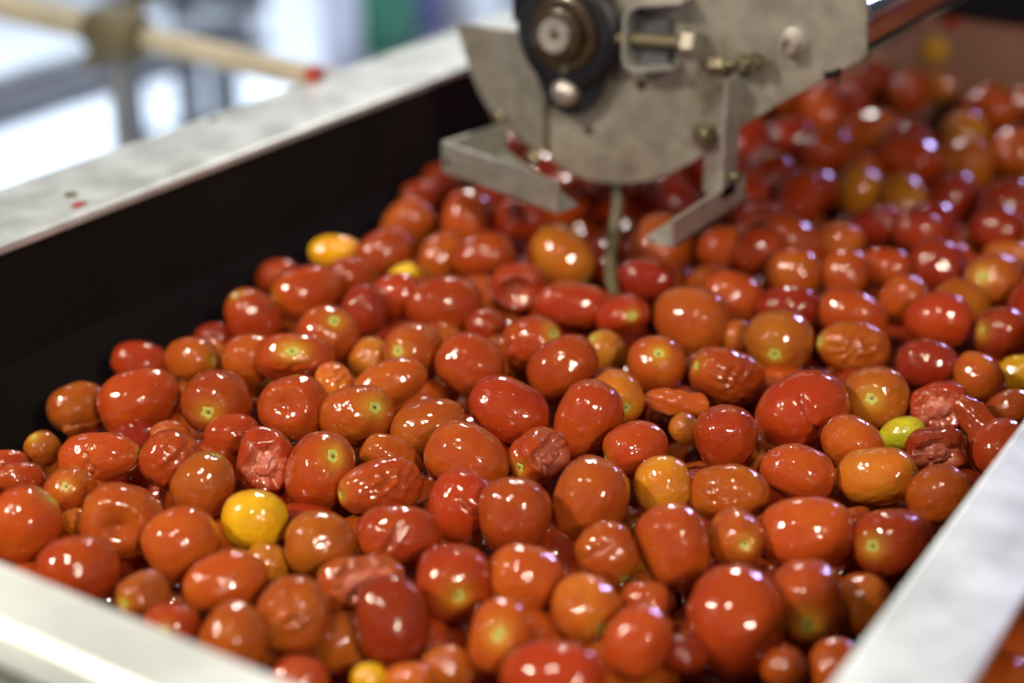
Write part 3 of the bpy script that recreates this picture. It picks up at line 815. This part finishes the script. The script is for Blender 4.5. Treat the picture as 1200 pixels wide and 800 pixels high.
# tomatoes in the neighbouring compartment, seen past the partition rim
for k in range(12):
    p = Vector((-.1215 + .050 * (k % 2) + rg.uniform(-.002, .004), .53 + .044 * (k // 2) + rg.uniform(-.006, .006), zz(.415 + rg.uniform(0, .01)))); r = .0195
    link_tomato(PLAIN[k % 9], p, Vector((rg.gauss(0, 1), rg.gauss(0, 1), .2)).to_track_quat('Z', 'Y'), Vector((r, r, r * 1.15)), 'o', False, 'orange-red tomato in the next compartment behind the partition rim', group=False)['group'] = 'tomatoes beyond the partition'

# the rest of the heap underneath: past counting, one object
V, F, TN = [], [], []
src = tomato_mesh('source', 77, 'p', 20, 13); sv = np.array([tuple(v.co) for v in src.vertices]); sf = [tuple(p.vertices) for p in src.polygons]
cells = []
for layer, dh in ((0, .054), (1, .092)):
    yy = YF + .028 + .012 * layer; row = 0
    while yy < YB - .022:
        xx = XL + .04 + .01 * layer + (.0215 if row % 2 else 0)
        while xx < X2 - .03:
            if not (XR - .022 < xx < XR + .03): cells.append((xx, yy, dh))
            xx += .043
        yy += .039; row += 1
for xx, yy, dh in cells:
    h = centre_h(xx, yy) + dh + rg.uniform(-.005, .005) + (.01 if xx > XR else 0)
    if xx < XL + .034 + (h - .417) * .27: continue
    p = Vector((xx + rg.uniform(-.005, .005), yy + rg.uniform(-.004, .004), CAMZ - h)); r = rg.uniform(.0185, .021)
    m3 = np.array(Vector((rg.gauss(0, 1), rg.gauss(0, 1), rg.gauss(0, 1))).to_track_quat('Z', 'Y').to_matrix())
    o = len(V); pts = (sv * np.array([r, r, r * 1.15])) @ m3.T + np.array(p); V.extend(map(tuple, pts))
    F.extend(tuple(o + i for i in f) for f in sf)
    c = COLS[rg.choice('rrdoon')]; TN.extend([(*c, 1)] * len(pts))
me = bpy.data.meshes.new('tomato_heap'); me.from_pydata(V, [], F); me.update(); me.shade_smooth()
at = me.attributes.new('tone', 'FLOAT_COLOR', 'POINT'); at.data.foreach_set('color', np.array(TN, dtype=np.float32).ravel())
me.materials.append(M['under']); bpy.data.meshes.remove(src)
hp = bpy.data.objects.new('tomato_heap', me); COL.objects.link(hp)
tag(hp, 'lower layers of red tomatoes showing in the gaps of the heap', 'tomatoes', kind='stuff')

# ------------------------------------------------------------------ scraps stuck to the hopper
def scrap(name, p, nrm, r, m, label, sx=1., thick=.4, cat='scrap'):
    bm = bmesh.new(); bmesh.ops.create_icosphere(bm, subdivisions=3, radius=1)
    q = Vector(nrm).to_track_quat('Z', 'Y'); so = Vector(p) * 90
    for v in bm.verts:
        d = v.co.normalized(); k = 1 + .35 * noise.noise(d * 1.8 + so) + .15 * noise.noise(d * 4 + so)
        v.co = q @ Vector((d.x * r * k * sx, d.y * r * k, (d.z + .55) * r * thick))
    o = finish(name, bm, m, smooth=True); o.location = p; return tag(o, label, cat)
scrap('tomato_scrap', on_h(368, 92, HR - .002), (0, 0, 1), .010, M['scrap'], 'red tomato scrap on the outer edge of the left hopper rim', .7, .7)
scrap('tomato_scrap', on_h(93, 240, HR - .0005), (0, 0, 1), .006, M['scrap'], 'small dark red juice drip on the left hopper rim', .5, .2)
scrap('tomato_scrap', on_h(83, 228, HR - .0005), (0, 0, 1), .004, M['fitting'], 'tiny brown speck on the left hopper rim beside a red drip', 1, .2)
scrap('tomato_scrap', on_h(250, 140, HR - .0005), (0, 0, 1), .004, M['fitting'], 'tiny brown speck alone at mid length of the left rim', 1, .2)
scrap('tomato_scrap', on_y(1096, 58, YB), (0, -1, 0), .014, M['scrap_yellow'], 'yellow tomato scrap stuck to the reddish back panel', 1, .3)
scrap('tomato_scrap', on_y(1117, 24, YB), (0, -1, 0), .008, M['scrap'], 'small orange scrap high on the reddish back panel', 1, .3)
o = scrap('leaf_scrap', on_y(1172, 112, YB - .03), (.3, -.6, .7), .013, M['leaf'], 'pale green leaf scrap at the back of the heap', 1.3, .25, 'leaf')

# ------------------------------------------------------------------ blurred workshop beyond the left rim
pip = empty('pipe', (0, 0, 0), 'cream pipe with an olive coupling running to the hopper side', 'pipe')
HP = .42
pa, pb = on_h(-120, -22, HP), on_h(372, 92, HP); pm = on_h(140, 40, HP); pip.location = pm; bpy.context.view_layer.update()
bm = bmesh.new(); tube(bm, [pa, on_h(60, 20, HP), on_h(120, 34, HP)], [.019, .0185, .018], 20); part('pipe_run', bm, M['pipe'], pip, smooth=True)
bm = bmesh.new(); tube(bm, [on_h(175, 46, HP), pb, pb + (pb - pm).normalized() * .05], .0138, 20); part('pipe_run', bm, M['pipe'], pip, smooth=True)
bm = bmesh.new(); dx = (pb - pa).normalized(); tube(bm, [pm - dx * .045, pm - dx * .04, pm - dx * .015, pm + dx * .02, pm + dx * .038, pm + dx * .042], [.018, .026, .033, .033, .024, .014], 22); part('coupling', bm, M['fitting'], pip, smooth=True)
bm = bmesh.new(); q = pm - dx * .01; lathe(bm, [(.010, -.05), (.010, .05), (.016, .055), (.016, .07)], q + Vector((0, .0, .0)), (0.1, .6, .5), 16); part('valve_stem', bm, M['fitting'], pip, smooth=True)
bm = bmesh.new(); box(bm, (pm.x - .012, pm.y - .012, 0), (pm.x + .012, pm.y + .012, pm.z)); part('pipe_post', bm, M['frame'], pip)

fr = empty('steel_frame', (0, 0, 0), 'grey steel floor frame with rails and upright posts beyond the hopper', 'frame')
g0 = on_h(40, 82, .75); fr.location = (g0.x, g0.y, 0); bpy.context.view_layer.update()
bm = bmesh.new(); box(bm, (g0.x - .02, g0.y - .9, g0.z - .03), (g0.x + .05, g0.y + .55, g0.z + .01)); part('rail', bm, M['frame'], fr, bevel=.004)
bm = bmesh.new(); box(bm, (g0.x + .05, g0.y - .9, g0.z - .055), (g0.x + .10, g0.y + .55, g0.z - .03)); part('rail', bm, M['dark'], fr, bevel=.004)
for y in (g0.y - .7, g0.y + .5):
    bm = bmesh.new(); box(bm, (g0.x - .02, y - .025, 0), (g0.x + .03, y + .025, g0.z - .02)); part('post', bm, M['frame'], fr, bevel=.004)

def floor_box(name, u, v, sx, sy, h, m, label, cat, rz=0.):
    p = on_h(u, v, CAMZ); t = empty(name, p, label, cat); t.location = p; t.rotation_euler.z = rz
    bm = bmesh.new(); box(bm, (-sx / 2, -sy / 2, 0), (sx / 2, sy / 2, h)); 
    o = finish('body', bm, m, t, bevel=.012)
    bm = bmesh.new(); box(bm, (-sx / 2 - .012, -sy / 2 - .012, h - .05), (sx / 2 + .012, sy / 2 + .012, h)); finish('rim_band', bm, m, t, bevel=.006)
    return t
def bollard(u, v, r, h, m, label, name='post', cat='post'):
    p = on_h(u, v, CAMZ); t = empty(name, p, label, cat); t.location = p
    bm = bmesh.new(); lathe(bm, [(r, 0), (r, h * .96), (r * .8, h)], (0, 0, 0), (0, 0, 1), 20); finish('shaft', bm, m, t, smooth=True)
    bm = bmesh.new(); lathe(bm, [(r * 1.8, 0), (r * 1.8, .012), (r, .02)], (0, 0, 0), (0, 0, 1), 20); finish('foot', bm, m, t, smooth=True)
floor_box('white_crate', 372, 80, .22, .22, .40, M['white'], 'white plastic crate on the floor beside the green crate', 'crate')
floor_box('green_crate', 447, 60, .18, .22, .34, M['green'], 'green plastic crate between white ones on the floor', 'crate')
floor_box('violet_crate', 486, 40, .10, .20, .34, M['violet'], 'narrow violet-blue crate beside the green crate', 'crate')
floor_box('pale_bin', 570, 22, .36, .4, .40, M['white'], 'pale bin on the floor behind the conveyor end', 'bin')
floor_box('machine_base', 260, 2, .9, .3, .30, M['dark'], 'dark machine base standing on the pale floor', 'machine', .2)
bollard(160, 160, .035, .28, M['blue'], 'short dark blue drum-like stand on the floor', 'blue_stand', 'stand')
bollard(226, 150, .04, .60, M['dark'], 'dark grey upright floor post beside the blue stand')
bollard(330, 70, .03, .45, M['dark'], 'thin dark grey floor post next to the white crate')
